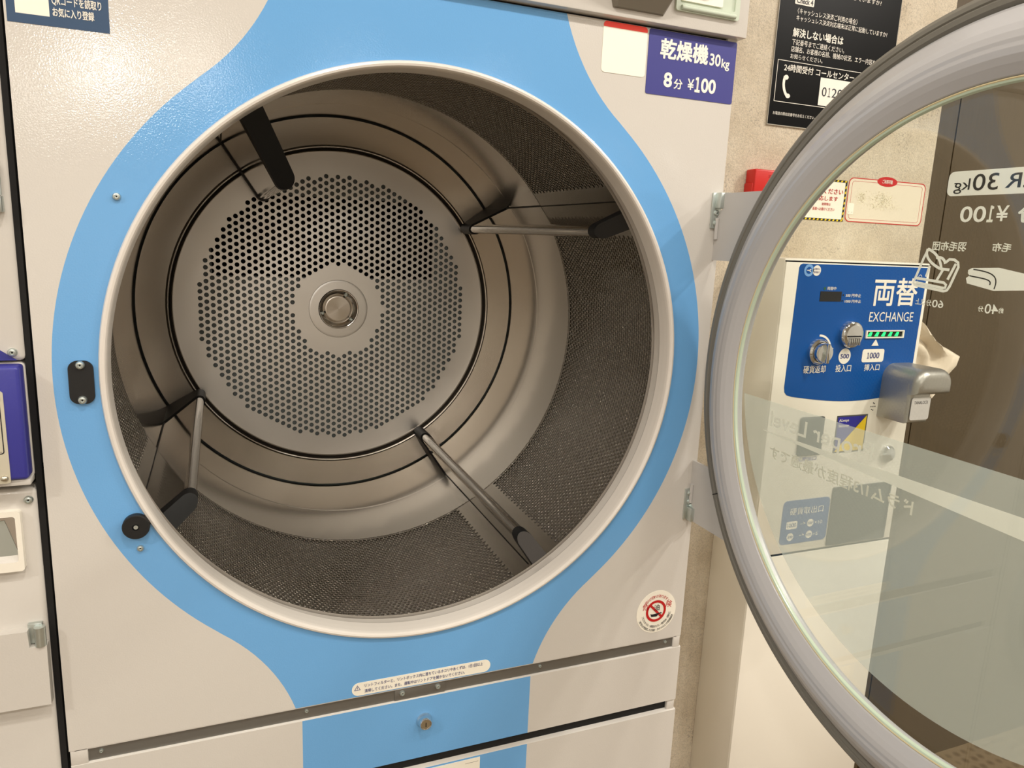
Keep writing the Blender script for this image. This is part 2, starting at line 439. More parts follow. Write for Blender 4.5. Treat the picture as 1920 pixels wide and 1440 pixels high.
# drum wall
RD = .4442
NC = 316; dth = 2 * PI / NC; pit_ = RD * dth; dy = pit_ * .866; Rh = pit_ / math.sqrt(3)
Y0, NR = .078, int((.466 - .078) / dy)
BA = [33.0, 123.0, 213.0, 303.0]
vidx = {}; V = []; F = []
def vv(th, y):
    k = (round(th / dth * 12) % (NC * 12), round(y / dy * 12))
    i = vidx.get(k)
    if i is None:
        i = len(V); vidx[k] = i; V.append((RD * math.cos(th), y, RD * math.sin(th)))
    return i
for j in range(NR + 1):
    for i in range(NC):
        th = (i + .5 * (j % 2)) * dth; y = Y0 + j * dy
        cs = [vv(th + math.cos(math.radians(30 + 60 * k)) * Rh / RD, y + math.sin(math.radians(30 + 60 * k)) * Rh) for k in range(6)]
        dg = math.degrees(th) % 360
        if min(abs((dg - a + 180) % 360 - 180) for a in BA) < 6.3:
            F.append(tuple(cs)); continue
        k0 = len(V); rh = pit_ * .40
        for k in range(12):
            a = math.radians(30 + 30 * k); t2 = th + math.cos(a) * rh / RD
            V.append((RD * math.cos(t2), y + math.sin(a) * rh, RD * math.sin(t2)))
        for k in range(6):
            F.append((cs[k], cs[(k + 1) % 6], k0 + (2 * k + 2) % 12, k0 + 2 * k + 1, k0 + 2 * k))
b = dmb(); b.add(V, F, drumsteel)
YE = Y0 + NR * dy
b2 = dmb()
b.lathe([(RD + .0004, YE + Rh * .45), (RD + .0004, .636), (RD + .0001, .641), (RD + .0001, .812)], bandsteel, n=240)
b.lathe([(RD + .0004, Y0 - Rh * .45), (RD + .0004, .064), (.440, .060), (.402, .060)], steel, n=200)
drum = b.build('drum', dryer, angle=30, merge=0)
md = drum.modifiers.new('thickness', 'SOLIDIFY'); md.thickness = .0011; md.offset = 1
# back wall of the drum
b = dmb()
b.lathe([(.4412, .821), (.4412, .8165), (.4405, .8160), (.381, .8160), (.3785, .8128), (.3765, .8115), (.3745, .8125), (.3738, .816)], steel, n=240)
b.lathe([(.3738, .816), (.3734, .823), (.3708, .826), (.3692, .8255), (.3688, .8228)], groove, n=240)
b.lathe([(.3688, .8228), (.3675, .8215), (.3662, .8235), (.366, .827)], steel, n=240)
backring = b.build('drum_back_ring', dryer)
p = .0155; RP = .3665
cells = set(); cen = {}
for i in range(-30, 31):
    for j in range(-30, 31):
        x = i * p * .866; z = (j + .5 * (i % 2)) * p
        r = math.hypot(x - .0, z + .002)
        if .1075 < r < .3165: cells.add((i, j)); cen[(i, j)] = (x, z)
b = dmb(); vidx2 = {}; V = []; F = []; edges = {}
def v2(x, z):
    k = (round(x / p * 1000), round(z / p * 1000))
    for a in (-1, 0, 1):
        for c in (-1, 0, 1):
            if (k[0] + a, k[1] + c) in vidx2: return vidx2[(k[0] + a, k[1] + c)]
    vidx2[k] = len(V); V.append((x, .827, z)); return vidx2[k]
Rc = p / math.sqrt(3)
for q, (x, z) in cen.items():
    cs = [v2(x + Rc * math.cos(math.radians(60 * k)), z + Rc * math.sin(math.radians(60 * k))) for k in range(6)]
    for k in range(6):
        e_ = tuple(sorted((cs[k], cs[(k + 1) % 6]))); edges[e_] = edges.get(e_, 0) + 1
    k0 = len(V); rh = .0053
    for k in range(12):
        a = math.radians(30 * k); V.append((x + rh * math.cos(a), .827, z + rh * math.sin(a)))
    for k in range(6): F.append((cs[k], cs[(k + 1) % 6], k0 + (2 * k + 2) % 12, k0 + 2 * k + 1, k0 + 2 * k))
bd = [e_ for e_, n in edges.items() if n == 1]; bi = sorted({i for e_ in bd for i in e_}); rm = {g: l for l, g in enumerate(bi)}
cv = [Vector((V[i][0], V[i][2])) for i in bi]; ce = [(rm[a], rm[c]) for a, c in bd]
for R_ in (RP, .068):
    k = len(cv); n = 160 if R_ > .2 else 48
    cv += [Vector(q) for q in circle((0, 0), R_, n)]; ce += [(k + i, k + (i + 1) % n) for i in range(n)]
TV, _, TF, *_r = delaunay_2d_cdt(cv, ce, [], 0, 1e-7)
kk = len(V); V += [(t[0], .827, t[1]) for t in TV]
for t in TF:
    cx = sum(TV[i][0] for i in t) / 3; cz = sum(TV[i][1] for i in t) / 3; r = math.hypot(cx, cz)
    if r > RP or r < .068: continue
    i = round(cx / (p * .866)); hit = False
    for ii in (i - 1, i, i + 1):
        j = round(cz / p - .5 * (ii % 2))
        for jj in (j - 1, j, j + 1):
            if (ii, jj) in cells:
                dx_, dz_ = abs(cx - cen[(ii, jj)][0]), abs(cz - cen[(ii, jj)][1])
                if dz_ < p / 2 + 2e-5 and dx_ * .866 + dz_ * .5 < p / 2 + 2e-5: hit = True
    if hit: continue
    a, c, d = t
    ar = (TV[c][0] - TV[a][0]) * (TV[d][1] - TV[a][1]) - (TV[d][0] - TV[a][0]) * (TV[c][1] - TV[a][1])
    F.append((kk + a, kk + c, kk + d) if ar > 0 else (kk + a, kk + d, kk + c))
b.add(V, F, steel)
b.mats = [platesteel]; plate = b.build('perforated_back_plate', dryer, merge=1e-5, solid=.0015, smooth=False)
# hub
b = dmb()
b.lathe([(.0705, .8275), (.0695, .8262), (.066, .8256), (.048, .8250)], platesteel, n=96)
b.lathe([(.048, .8250), (.0465, .8235), (.0450, .8238), (.0435, .826), (.0405, .832), (.034, .836)], polish, n=96)
b.lathe([(.034, .836), (.031, .832), (.029, .8315), (.0005, .8315)], steel, n=72)
hub = b.build('hub', plate, label='shallow dished steel hub with a bright recessed cap')
hub.parent = plate
for a in (62, 195, 320):
    c = (.0385 * math.cos(math.radians(a)), .0385 * math.sin(math.radians(a)))
    b = dmb(); b.lathe([(.0045, .833), (.0042, .829), (.0022, .828), (.0022, .831), (.0003, .831)], zinc, c, 16); b.build('screw', plate)
# casing behind the drum with an air duct mouth
b = dmb()
b.lathe([(.400, .058), (.4565, .058), (.4565, .843), (.4565, .8435)], galv, n=160)
qx0, qx1, qz0, qz1 = -.282, .235, .075, .262
cas = circle((0, 0), .4565, 120)
duct = rect(qx0, qz0, qx1, qz1)
casg = mat('grey_casing_steel', (140, 148, 146), .5, .0)
fill(b, [cas, duct], .843, lambda x, z: None if (qx0 < x < qx1 and qz0 < z < qz1) or math.hypot(x, z) > .4566 else casg)
b.box(qx0, qx1, .99, .995, qz0, qz1, dark)
for bx in ((qx0 - .003, qx0, .844, .99, qz0, qz1), (qx1, qx1 + .003, .844, .99, qz0, qz1), (qx0, qx1, .844, .99, qz0 - .003, qz0), (qx0, qx1, .844, .99, qz1, qz1 + .003)): b.box(*bx, dark)
b.build('drum_casing', dryer)
# baffles
def section(rtip, wr, wb, off=0.):
    pts = [(.4455 + 0, wb + off), (rtip + wr, wr + off)]
    for i in range(1, 12):
        t = PI / 2 + PI * i / 12; pts.append((rtip + wr + (wr + off) * math.cos(t), (wr + off) * math.sin(t)))
    pts += [(rtip + wr, -wr - off), (.4455, -wb - off)]
    return pts
def extr(mb, sec, ang, ya, yb, m, mend=None):
    ca, sa = math.cos(math.radians(ang)), math.sin(math.radians(ang)); n = len(sec)
    P = lambda r, t, y: (r * ca - t * sa, y, r * sa + t * ca)
    # subdivide along the length with the two end profiles
    vs = [P(r, t, ya(r)) for r, t in sec] + [P(r, t, yb(r)) for r, t in sec]
    fs = [(i, i + 1, n + i + 1, n + i) for i in range(n - 1)]
    mb.add(vs, fs, m)
    mb.add(vs[:n], [tuple(range(n))[::-1]], mend or m); mb.add(vs[n:], [tuple(range(n))], m)
for ang, tip, wr, tall in ((33.2, .364, .0112, 0), (123.0, .297, .0135, 1), (211.8, .364, .0112, 0), (302.6, .364, .0112, 0)):
    wb = .0140 if not tall else .0145
    y_f = .10 if not tall else .24
    b = dmb(); sec = section(tip, wr, wb)
    sl = .95 if not tall else 1.25
    extr(b, sec, ang, lambda r: y_f + .01 - (r - tip) * sl * .9, lambda r: .79, polish)
    ca_, sa_ = math.cos(math.radians(ang)), math.sin(math.radians(ang))
    for t_ in (wb, -wb):                                   # dark joint where the rib meets the drum
        q_ = lambda y: (.4432 * ca_ - t_ * sa_, y, .4432 * sa_ + t_ * ca_)
        b.cyl(q_(.13), q_(.80), .0013, rubber, 8)
    bf = b.build('baffle', dryer, angle=28, label='polished steel lifter rib along the drum wall')
    b = dmb(); s1 = section(tip, wr, wb, .0022)
    extr(b, s1, ang, lambda r: y_f + .0 - (r - tip + .002) * sl, lambda r: y_f + .022 - (r - tip) * sl * .85, black, wornblk if ang > 300 else black)
    b.build('front_cap', bf, angle=28, label='black plastic end cap').parent = bf
    b = dmb(); s2 = section(tip, wr, wb, .0026)
    k = 1.0 if not tall else .05
    extr(b, s2, ang, lambda r: .745 - (r - tip) * k * 1.1 if not tall else .782, lambda r: .8135, rubber)
    b.build('rear_cap', bf, angle=28, label='black rubber foot').parent = bf

# small fittings on the front
def screw(par, c, y, r=.0052, m=zinc, mk=dmb, name='screw'):
    b = mk()
    b.lathe([(r * 1.0, y), (r, y - r * .35), (r * .8, y - r * .75), (r * .45, y - r * .85), (r * .42, y - r * .55), (.0002, y - r * .55)], m, c, 20)
    b.disc(c, r * .24, y - r * .56, dark, 6)
    return b.build(name, par)
screw(dryer, (-.373, .214), 0, .0046)
screw(dryer, (-.371, -.219), 0, .0042)
b = dmb(); b.plate(rrect(-.4352, -.0285, -.4088, .0235, .010, 8), 0, .003, black); cov = b.build('latch_cover_plate', dryer, label='rounded black plate on the blue ring')
for z in (.0185, -.0235):
    screw(cov, (-.4220, z), -.003, .0050)
b = dmb(); b.lathe([(.0155, 0), (.0158, -.0085), (.0148, -.010), (.0042, -.010), (.004, -.0075), (.0003, -.0075)], black, (-.3738, -.1875), 40)
b.lathe([(.0028, -.0078), (.0026, -.0092), (.0003, -.0092)], zinc, (-.3738, -.1875), 12)
b.build('door_bumper', dryer, label='round black rubber bumper on the blue ring')

# labels on the front
def lab(name, label=None): 
    return dmb()
b = dmb(); b.plate(rect(-.4655, .389, -.3695, .486), 0, .0004, navy); b.plate(rect(-.4575, .3985, -.4262, .4300), -.0004, .0002, cardw)
b.text('QRコードを読取り', (-.4232, .4105, -.3765, .4205), -.0008, white, .012); b.text('お気に入り登録', (-.4230, .3995, -.3840, .4085), -.0008, white, .015)
b.build('favourites_label', dryer, label='navy label with a white square and two lines of white writing')
b = dmb(); b.plate(rrect(.2425, .4215, .3135, .4885, .005), 0, .0006, cardw); b.plate([(.2427, .4812), (.3133, .4812)] + [q for q in rrect(.2425, .4215, .3135, .4885, .005) if q[1] > .482], -.0006, .0002, orange)
b.build('blank_tag', dryer, label='blank white card with a red top edge')
b = dmb(); b.plate(rrect(.3165, .4005, .4695, .4885, .003), 0, .0008, violet)
yb_ = -.0012
b.text('乾燥機', (.3370, .4515, .4185, .4775), yb_, white, .028); b.text('30', (.4225, .4510, .4420, .4680), yb_, white, .02); b.text('kg', (.4440, .4465, .4585, .4630), yb_, white, .02)
b.text('8', (.3455, .4125, .3600, .4330), yb_, white, .03); b.text('分', (.3635, .4120, .3780, .4255), yb_, white, .02); b.text('¥', (.3870, .4130, .3985, .4285), yb_, white, .012); b.text('１', (.4010, .4117, .4085, .4315), yb_, white, .035); b.text('00', (.4110, .4115, .4375, .4320), yb_, white, .03)
b.build('price_label', dryer, label='violet blue price label')
# fire danger sticker
b = dmb(); c = (.4147, -.4345); b.plate(circle(c, .0392, 64), 0, .0004, cardw)
ys = -.0008; rc = (c[0] - .0012, c[1] + .0015)
b.ring(rc, .0155, .0200, ys, red)
a = math.radians(-45); dx, dz = math.cos(a), math.sin(a); 
b.add([(rc[0] + dx * .0160 * s + -dz * .0021 * t, ys - .0001, rc[1] + dz * .0160 * s + dx * .0021 * t) for s, t in ((-1, -1), (1, -1), (1, 1), (-1, 1))], [(0, 1, 2, 3)], red)
b.glyph('油', (rc[0] + .001, rc[1] + .0065), .0125, 0, ys - .0002, ink, .03)
b.plate([(rc[0] - .011, rc[1] - .004), (rc[0] - .0085, rc[1] - .010), (rc[0] + .002, rc[1] - .0105), (rc[0] + .007, rc[1] - .006), (rc[0] + .0125, rc[1] - .006), (rc[0] + .0105, rc[1] - .0035), (rc[0] + .006, rc[1] - .0045), (rc[0] - .002, rc[1] - .005), (rc[0] - .008, rc[1] - .0055)], ys - .00015, 0, ink)
b.glyph('危', (c[0] - .0225, c[1] + .012), .0125, math.radians(8), ys, red, .03); b.glyph('険', (c[0] + .0245, c[1] + .0115), .0125, math.radians(-8), ys, red, .03)
b.arctext('発火の恐れがあります!', c, .0290, math.radians(138), math.radians(40), .0062, ys, red, True, .02)
b.arctext('アロマオイル・美容オイル・食用油・施術工', c, .0275, math.radians(196), math.radians(348), .0050, ys, ink, False, .02)
b.arctext('油汚れが残留した衣類・タオルなどの乾燥厳禁', c, .0345, math.radians(205), math.radians(340), .0048, ys, ink, False, .0)
b.build('fire_danger_sticker', dryer, label='round white sticker with a red prohibition ring')
# lint label
b = dmb(); b.plate(rrect(-.1055, -.4875, .1115, -.4665, .0102, 10), 0, .0004, cardw)
b.text('リントフィルターと、リントボックス内に落ちているホコリや糸くずは、1日1回以上', (-.0870, -.4750, .0985, -.4692), -.0008, inkblue, .004)
b.text('清掃してください。また、運転中はリントドアを開かないでください。', (-.0870, -.4840, .0690, -.4782), -.0008, inkblue, .004)
tx = (-.0975, -.4755)
fo = [(tx[0] + .0055 * math.cos(math.radians(90 + 120 * i)), tx[1] + .0055 * math.sin(math.radians(90 + 120 * i))) for i in range(3)]
fi = [(tx[0] + .0042 * math.cos(math.radians(90 + 120 * i)), tx[1] + .0042 * math.sin(math.radians(90 + 120 * i))) for i in range(3)]
frame(b, fo, fi, -.0004, .0003, inkblue); b.text('!', (tx[0] - .0005, tx[1] - .002, tx[0] + .0005, tx[1] + .0028), -.0008, inkblue)
b.build('lint_notice_label', dryer, label='long rounded cream label with two lines of blue writing')

# recessed channel, lint door and lower panel
b = dmb()
b.box(-.462, .462, .0035, .007, -.53, -.485, channel)
b.box(-.462, .462, .0005, .0035, -.4905, -.489, beige)
for x0, x1 in ((-.467, -.447), (.456, .4695)): b.box(x0, x1, .0005, .006, -.5115, -.489, beige, .0008)
ch = b.build('recessed_channel', dryer, label='dark recessed steel channel')
b = dmb(); b.box(-.041, .038, .0020, .0036, -.5105, -.4905, channel, .0006); hk = b.build('strike_plate', dryer, label='grey metal plate with two screws')
for x in (-.0295, .0265): screw(hk, (x, -.4985), .0020, .0042)
for x in (-.432, .441, -.17, .20): screw(ch, (x, -.4985), .0035, .0028)
def banded(b, x0, x1, z0, z1, y, m1, m2, t=.018):
    for xa, xb, m in ((x0, -.1765, m1), (-.1765, .1825, m2), (.1825, x1, m1)):
        b.add([(xa, y, z0), (xb, y, z0), (xb, y, z1), (xa, y, z1)], [(0, 1, 2, 3)], m)
    b.add([(x0, y, z1), (x1, y, z1), (x1, y + .002, z1 + .0012), (x0, y + .002, z1 + .0012), (x1, y + t, z1 + .0012), (x0, y + t, z1 + .0012)], [(0, 1, 2, 3), (3, 2, 4, 5)], m1)
    b.add([(x0, y, z0), (x1, y, z0), (x1, y + t, z0), (x0, y + t, z0)], [(0, 3, 2, 1)], m1)
    b.add([(x0, y, z0), (x0, y, z1), (x0, y + t, z1), (x0, y + t, z0)], [(0, 1, 2, 3)], m1)
    b.add([(x1, y, z0), (x1, y, z1), (x1, y + t, z1), (x1, y + t, z0)], [(0, 3, 2, 1)], m1)
b = dmb(); banded(b, -.467, .472, -.6155, -.5115, 0, beige, blue); lint = b.build('lint_door', dryer, label='beige drawer front with a blue middle band')
b = dmb(); c = (.0052, -.551); b.lathe([(.0125, 0), (.0125, -.0015), (.0108, -.004), (.0100, -.010), (.0088, -.0125), (.0080, -.0125), (.0076, -.0115), (.0003, -.0115)], chrome, c, 32)
b.disc(c, .0074, -.01165, brass, 24); b.plate(rect(c[0] - .0007, c[1] - .0045, c[0] + .0007, c[1] + .003), -.0117, .0002, dark)
b.build('lock', lint, label='small chrome cam lock')
b = dmb(); banded(b, -.467, .474, -1.10, -.6365, 0, beige, blue); low = b.build('lower_panel', dryer, label='lower beige panel with a blue middle band')
b = dmb(); b.box(-.462, .462, .009, .012, -.645, -.605, dark); b.box(.4565, .4715, .002, .009, -.6365, -.6155, beige, .001); b.box(-.467, -.45, .002, .009, -.6365, -.6155, beige, .001); b.build('panel_gap', dryer)
b = dmb(); b.plate(rect(-.035, -.680, .100, -.6395), 0, .0005, cardw); b.plate(rect(.075, -.6465, .097, -.6462), -.0005, .0002, ink); b.build('lower_notice_label', dryer, label='white label at the top of the lower panel')

# control head above
b = dmb()
b.box(-.470, .4755, -.014, .03, .4922, .845, beige, .002)
b.box(-.462, .452, .004, .03, .4885, .4925, dark)
b.box(.4535, .4705, .001, .02, .4885, .4955, beige, .0008)
head = b.build('control_head', dryer, label='beige control head over the drum opening')
b = dmb()
sec = [(.2475, .5025), (.3285, .5025), (.341, .545), (.235, .545)]
b.add([(x, -.014, z) for x, z in sec] + [(sec[0][0] + .004, -.020, .503), (sec[1][0] - .004, -.020, .503), (.337, -.055, .545), (.239, -.055, .545)], [(0, 1, 5, 4), (1, 2, 6, 5), (2, 3, 7, 6), (3, 0, 4, 7), (4, 5, 6, 7)], mat('shaded_taupe', (128, 120, 106), .5))  # dark tone paints in the shade on the coin unit's underside
b.box(.236, .340, -.057, -.014, .545, .64, beige, .003)
b.build('coin_chute', dryer, label='hood under the coin unit, painted dark taupe for its shade')
b = dmb()
frame(b, rrect(.3465, .5125, .4555, .640, .004), rrect(.3525, .5235, .4475, .634, .003), -.014, .004, plexi)
b.plate(rect(.3525, .5235, .4475, .634), -.0145, .0005, plexi); b.plate(rrect(.3545, .5265, .425, .632, .002), -.015, .003, cardw)
b.cyl((.3545, -.0195, .5170), (.4475, -.0195, .5170), .0032, plexi, 12)
b.cyl((.392, -.017, .545), (.392, -.022, .545), .011, graypl, 24)
b.build('coin_window', dryer, label='pale green acrylic cover on the control head')

# door hinges fixed to the cabinet
for za, zb, s_ in ((.2145, .2690, 1), (-.2690, -.2145, -1)):
    b = dmb(); zm = (zb - .024) if s_ > 0 else (za + .024)
    b.box(.4500, .4665, -.0035, 0, za, zb, zinc, .0012)
    if s_ > 0: b.box(.4545, .4705, -.017, -.003, zm, zb, zinc, .002); b.cyl((.4700, -.0145, zm), (.4700, -.0145, zb), .0078, zinc, 24)
    else: b.box(.4545, .4705, -.017, -.003, za, zm, zinc, .002); b.cyl((.4700, -.0145, za), (.4700, -.0145, zm), .0078, zinc, 24)
    h = b.build('hinge', dryer, label='zinc plated door hinge')
    for k in (.008, .0235): screw(h, (.4585, za + k if s_ > 0 else zb - k), -.0035, .0046)

# the open door: built closed, about its hinge, then swung
HX, HY = .458, -.015
door_o = (HX - D0.x, HY - D0.y, 0 - D0.z)
def pmb(): return MB(origin=(HX, 0, 0))        # local: x from the hinge, y out of the closed door plane
DCX = .000
b = pmb(); cd = (DCX, 0)
b.lathe([(.4285, -.004), (.4275, .006), (.4255, .013), (.4215, .018), (.4165, .0215), (.411, .0255), (.404, .031), (.396, .0348), (.389, .0362), (.385, .0358), (.381, .0362), (.3745, .0352), (.3675, .0325), (.3615, .0295), (.3575, .0275), (.3560, .0250), (.3560, .012)], grey, cd, 200)
b.lathe([(.3560, .012), (.3575, .008), (.395, -.018), (.425, -.040), (.436, -.044), (.444, -.036), (.447, -.020), (.447, -.010), (.4435, -.006), (.4285, -.004)], grey, cd, 160)
door = b.build('door', dryer, angle=40, label='open round door with a wide grey ring and glass')
door.location = door_o; door.rotation_euler = (0, 0, math.radians(90.8))
b = pmb()
b.lathe([(.4285, -.004), (.4290, .004), (.4325, .0085), (.4375, .0095), (.4395, .008), (.441, .0095), (.4455, .0095), (.4505, .006), (.4525, .000), (.4515, -.007), (.4465, -.009), (.4285, -.006)], gask, cd, 200)
ga = math.atan2(-.205, .411 - DCX); 
b.lathe([(.4280, .004), (.4325, .0090), (.4375, .0100), (.4455, .0100), (.4510, .006), (.4530, .000)], dark, cd, 2, ga - .0016, ga + .0016)
b.build('gasket', door, label='grey rubber gasket round the door rim')
b = pmb()
b.lathe([(.3561, .0262), (.3550, .0268), (.3540, .0262)], yline, cd, 200)
b.lathe([(.3540, .0262), (.3520, .0255), (.3508, .0238), (.3505, .0222)], seal, cd, 200)
b.build('glass_seal', door, label='pale green bevelled edge of the glass')
b = pmb(); GY0, GY1 = .0160, .0220
b.lathe([(.0003, GY1), (.3562, GY1), (.3562, GY0), (.0003, GY0)], glass, cd, 128)
b.build('glass_pane', door, label='clear glass', smooth=False)
# frosted lower field with its upper edge cut straight
b = pmb(); RF = .3485; zc_ = -.0222; a0 = math.asin(zc_ / RF)
a0 = math.asin((zc_ - .031) / RF)
pts = [(DCX + RF * math.cos(PI - a0 + (2 * a0 + PI) * i / 120), .031 + RF * math.sin(PI - a0 + (2 * a0 + PI) * i / 120)) for i in range(121)]
b.add([(x, GY0 - .0010, z) for x, z in pts], [tuple(range(len(pts)))], film)
b.build('frosted_film', door, label='frosted lower field of the glass', smooth=False)
b = pmb(); yl = GY0 - .0004
b.text('Proper Level', (.1125, -.0632, .2845, -.0345), yl, letter, .012)
b.add([(.297, yl, -.0652), (.297, yl, -.0660), (-.0706, yl, -.0811), (-.300, yl, -.0905), (-.300, yl, -.0550), (-.0666, yl, -.0588)][::-1], [(0, 1, 2, 3, 4, 5)], letter)
b.text('ドラム1/3程度が最適です', (.0507, -.1010, .2790, -.0835), yl, letter, .022)
b.build('lower_lettering', door, label='cream lettering and tapering stripe').parent = door
b = pmb(); b.plate(rrect(-.0835, .2485, .0685, .2732, .006), yl, 0, letter); inkd = mat('dark_film_print', (52, 48, 44), .5); yi = yl + .0002
b.text('DRYER', (-.0750, .2543, .0074, .2682), yi, inkd, .008); b.text('30', (.0145, .2530, .0410, .2694), yi, inkd, .006); b.text('kg', (.0438, .2505, .0612, .2655), yi, inkd, .004)
b.text('8', (-.0460, .2215, -.0330, .2400), yl, letter, .015); b.text('分', (-.030, .2215, -.0100, .2370), yl, letter, .03)
b.text('¥', (-.0005, .2227, .0118, .2377), yl, letter, .012); b.text('１', (.0147, .2222, .0200, .2375), yl, letter, .025); b.text('00', (.0220, .2218, .0495, .2377), yl, letter, .014)
b.text('毛布', (-.0087, .1933, .0097, .2016), yl, letter, .022); b.text('羽毛布団', (.0373, .1925, .0753, .2019), yl, letter, .022)
b.text('約', (-.0120, .1338, -.0074, .1390), yl, letter, .02); b.text('40', (-.0067, .1320, .0070, .1417), yl, letter, .007); b.text('分', (.0085, .1333, .0140, .1388), yl, letter, .02)
b.text('60', (.0524, .1323, .0656, .1405), yl, letter, .01); b.text('分以上', (.0668, .1333, .0860, .1398), yl, letter, .02)
# folded blanket mark
b.plate([(.0311, .1738), (.0272, .1761), (-.0002, .1778), (-.0300, .1728), (-.0560, .1690), (-.0560, .1610), (-.0300, .1578), (.0012, .1549), (.0302, .1603), (.0321, .1656), (.0287, .1682), (.0308, .1705)], yl, 0, letter)
def stroke(mb, pts, w_, y, m):
    n = len(pts); L_ = []; R_ = []
    for i, (x, z) in enumerate(pts):
        a_ = pts[max(i - 1, 0)]; c_ = pts[min(i + 1, n - 1)]; dx_, dz_ = c_[0] - a_[0], c_[1] - a_[1]; l = math.hypot(dx_, dz_) or 1
        L_.append((x - dz_ / l * w_ / 2, y, z + dx_ / l * w_ / 2)); R_.append((x + dz_ / l * w_ / 2, y, z - dx_ / l * w_ / 2))
    mb.add(L_ + R_, [(n + i, n + i + 1, i + 1, i) for i in range(n - 1)], m)
def bez(p0, p1, p2, p3, n=14):
    return [tuple((1 - t) ** 3 * a + 3 * (1 - t) ** 2 * t * b_ + 3 * (1 - t) * t * t * c_ + t ** 3 * d_ for a, b_, c_, d_ in zip(p0, p1, p2, p3)) for t in [i / n for i in range(n + 1)]]
for q in (bez((.0255, .1748), (.0030, .1730), (-.0020, .1690), (.0009, .1567)), bez((.0287, .1682), (.0120, .1660), (.0040, .1660), (.0060, .1603))): stroke(b, q, .0012, yi, inkd)
# down quilt mark with a feather
st = .0029
for q in ([(.0800, .1935), (.0836, .1846), (.0908, .1611), (.0922, .1565), (.0882, .1540), (.0545, .1503), (.0510, .1515), (.0487, .1555), (.0422, .1760), (.0433, .1807), (.0480, .1835), (.0536, .1837), (.0575, .1800)],
          [(.0896, .1620), (.0560, .1592), (.0530, .1570), (.0535, .1540), (.0560, .1535), (.0896, .1572)], bez((.0575, .1790), (.0600, .1850), (.0640, .1860), (.0692, .1845)),
          [(.0752, .1760), (.0777, .1640)], [(.0592, .1725), (.0645, .1610)], [(.0455, .1795), (.0522, .1625)],
          bez((.0805, .1938), (.0830, .1880), (.0790, .1800), (.0626, .1735)), bez((.0805, .1938), (.0690, .1900), (.0640, .1830), (.0615, .1745)), [(.0626, .1735), (.0517, .1728)]): stroke(b, q, st, yl, letter)
b.build('upper_lettering', door, label='price, blanket and quilt marks printed on the glass').parent = door
# arms joining hinge and door
for s_ in (1, -1):
    b = pmb()
    pts = [(.4590, .268 * s_), (.4590, .2430 * s_), (.4670, .2400 * s_), (.4770, .2360 * s_), (.4775, .1655 * s_), (.395, .1655 * s_), (.350, .268 * s_)]
    if s_ < 0: pts = [(.4770, -.1655), (.395, -.1655), (.350, -.2690), (.4600, -.2690), (.4600, -.2440), (.4680, -.2400), (.4775, -.2360)]
    b.plate(pts, -.006, .0, armgrey); n = len(pts)
    b.add([(x, -.006, z) for x, z in pts] + [(x, -.003, z) for x, z in pts], [tuple(range(n, 2 * n))] + [(i, (i + 1) % n, n + (i + 1) % n, n + i) for i in range(n)], armgrey)
    zc = .2180 * s_; b.cyl((.4665, -.0015, zc - .020 * 1), (.4665, -.0015, zc + .012), .0032, armgrey, 14)
    b.build('hinge_arm', door, angle=30, label='grey steel arm from hinge to door ring')

# ------------------------------------------------------------------ the neighbouring machine at the left edge
L0 = Vector((-.94, .5, FL))
lm = root('laundry_machine', 'beige laundry machine cut off at the left edge, with violet coin box and coin return', 'laundry machine', (-.94, .5, 0))
def lmb(): return MB(origin=L0)
LX = -.4770
b = lmb()
for z0, z1 in ((.0245, .845), (-.1165, .0225), (-1.10, -.1295)):
    b.box(-1.405, LX - (.0 if z0 > 0 else .0012), 0, .9, z0, z1, beige, .006, 4)
b.box(-1.40, LX - .008, .02, .88, FL, .84, dark)
b.build('cabinet', lm)
b = lmb(); b.box(-1.2, -.4868, -.012, .004, .2085, .60, beige, .003)
d_ = b.build('upper_door', lm)
b = lmb(); b.box(LX - .001, -.4712, .004, .012, FL + .02, .84, dark); b.build('gap_shade_strip', lm, label='black strip added as shade in the gap beside the dryer')  # added strip, its black stands in for shade between the machines
b = lmb(); b.cyl((-.4850, -.009, .2090), (-.4850, -.009, .2420), .0022, zinc, 14); b.box(-.500, -.4832, -.013, 0, .1905, .2085, zinc, .0015); b.build('hinge', lm, label='zinc hinge of the upper door')
b = lmb(); b.plate([(-.4845, .0252), (-.60, .0252), (-.60, .112)], 0, .0005, violet); b.build('blue_label', lm, label='corner of a violet blue label')
screw(lm, (-.4885, .0345), 0, .0050, mk=lmb)
b = lmb(); b.box(-.80, LX - .0025, -.022, .004, -.1115, .0215, violet2, .004, 3); cb = b.build('coin_box', lm, label='violet blue coin box')
b = lmb(); b.box(-.80, LX - .0015, -.018, .004, -.1195, -.1120, beige, .0015); b.build('coin_box_sill', lm)
b = lmb(); b.plate(rrect(-.62, -.1140, -.4965, -.0060, .003), -.022, .0012, nick)
yy = -.0236
b.ring((-.5165, -.0335), .0085, .0095, yy, ink)
b.text('10', (-.5230, -.0375, -.5110, -.0300), yy, ink, .03)
frame(b, rrect(-.60, -.0790, -.5000, -.0180, .003), rrect(-.5990, -.0780, -.5010, -.0190, .0025), -.0232, .0003, ink)
for i, chh in enumerate('通りの硬貨を'):
    b.glyph(chh, (-.5090, -.0462 - i * .0049), .0050, 0, yy, ink, .02)
b.text('16.17-01', (-.5225, -.0774, -.5030, -.0757), yy, ink)
npz = b.build('name_plate', cb, label='etched metal plate with riveted corners'); npz.parent = cb
for z in (-.0125, -.1080):
    b = lmb(); b.lathe([(.0042, -.0232), (.0036, -.0250), (.002, -.0262), (.0003, -.0266)], brass, (-.5035 if z > -.05 else -.5025, z), 18); b.build('rivet', cb)
screw(lm, (-.4862, -.1430), 0, .0050, mk=lmb)
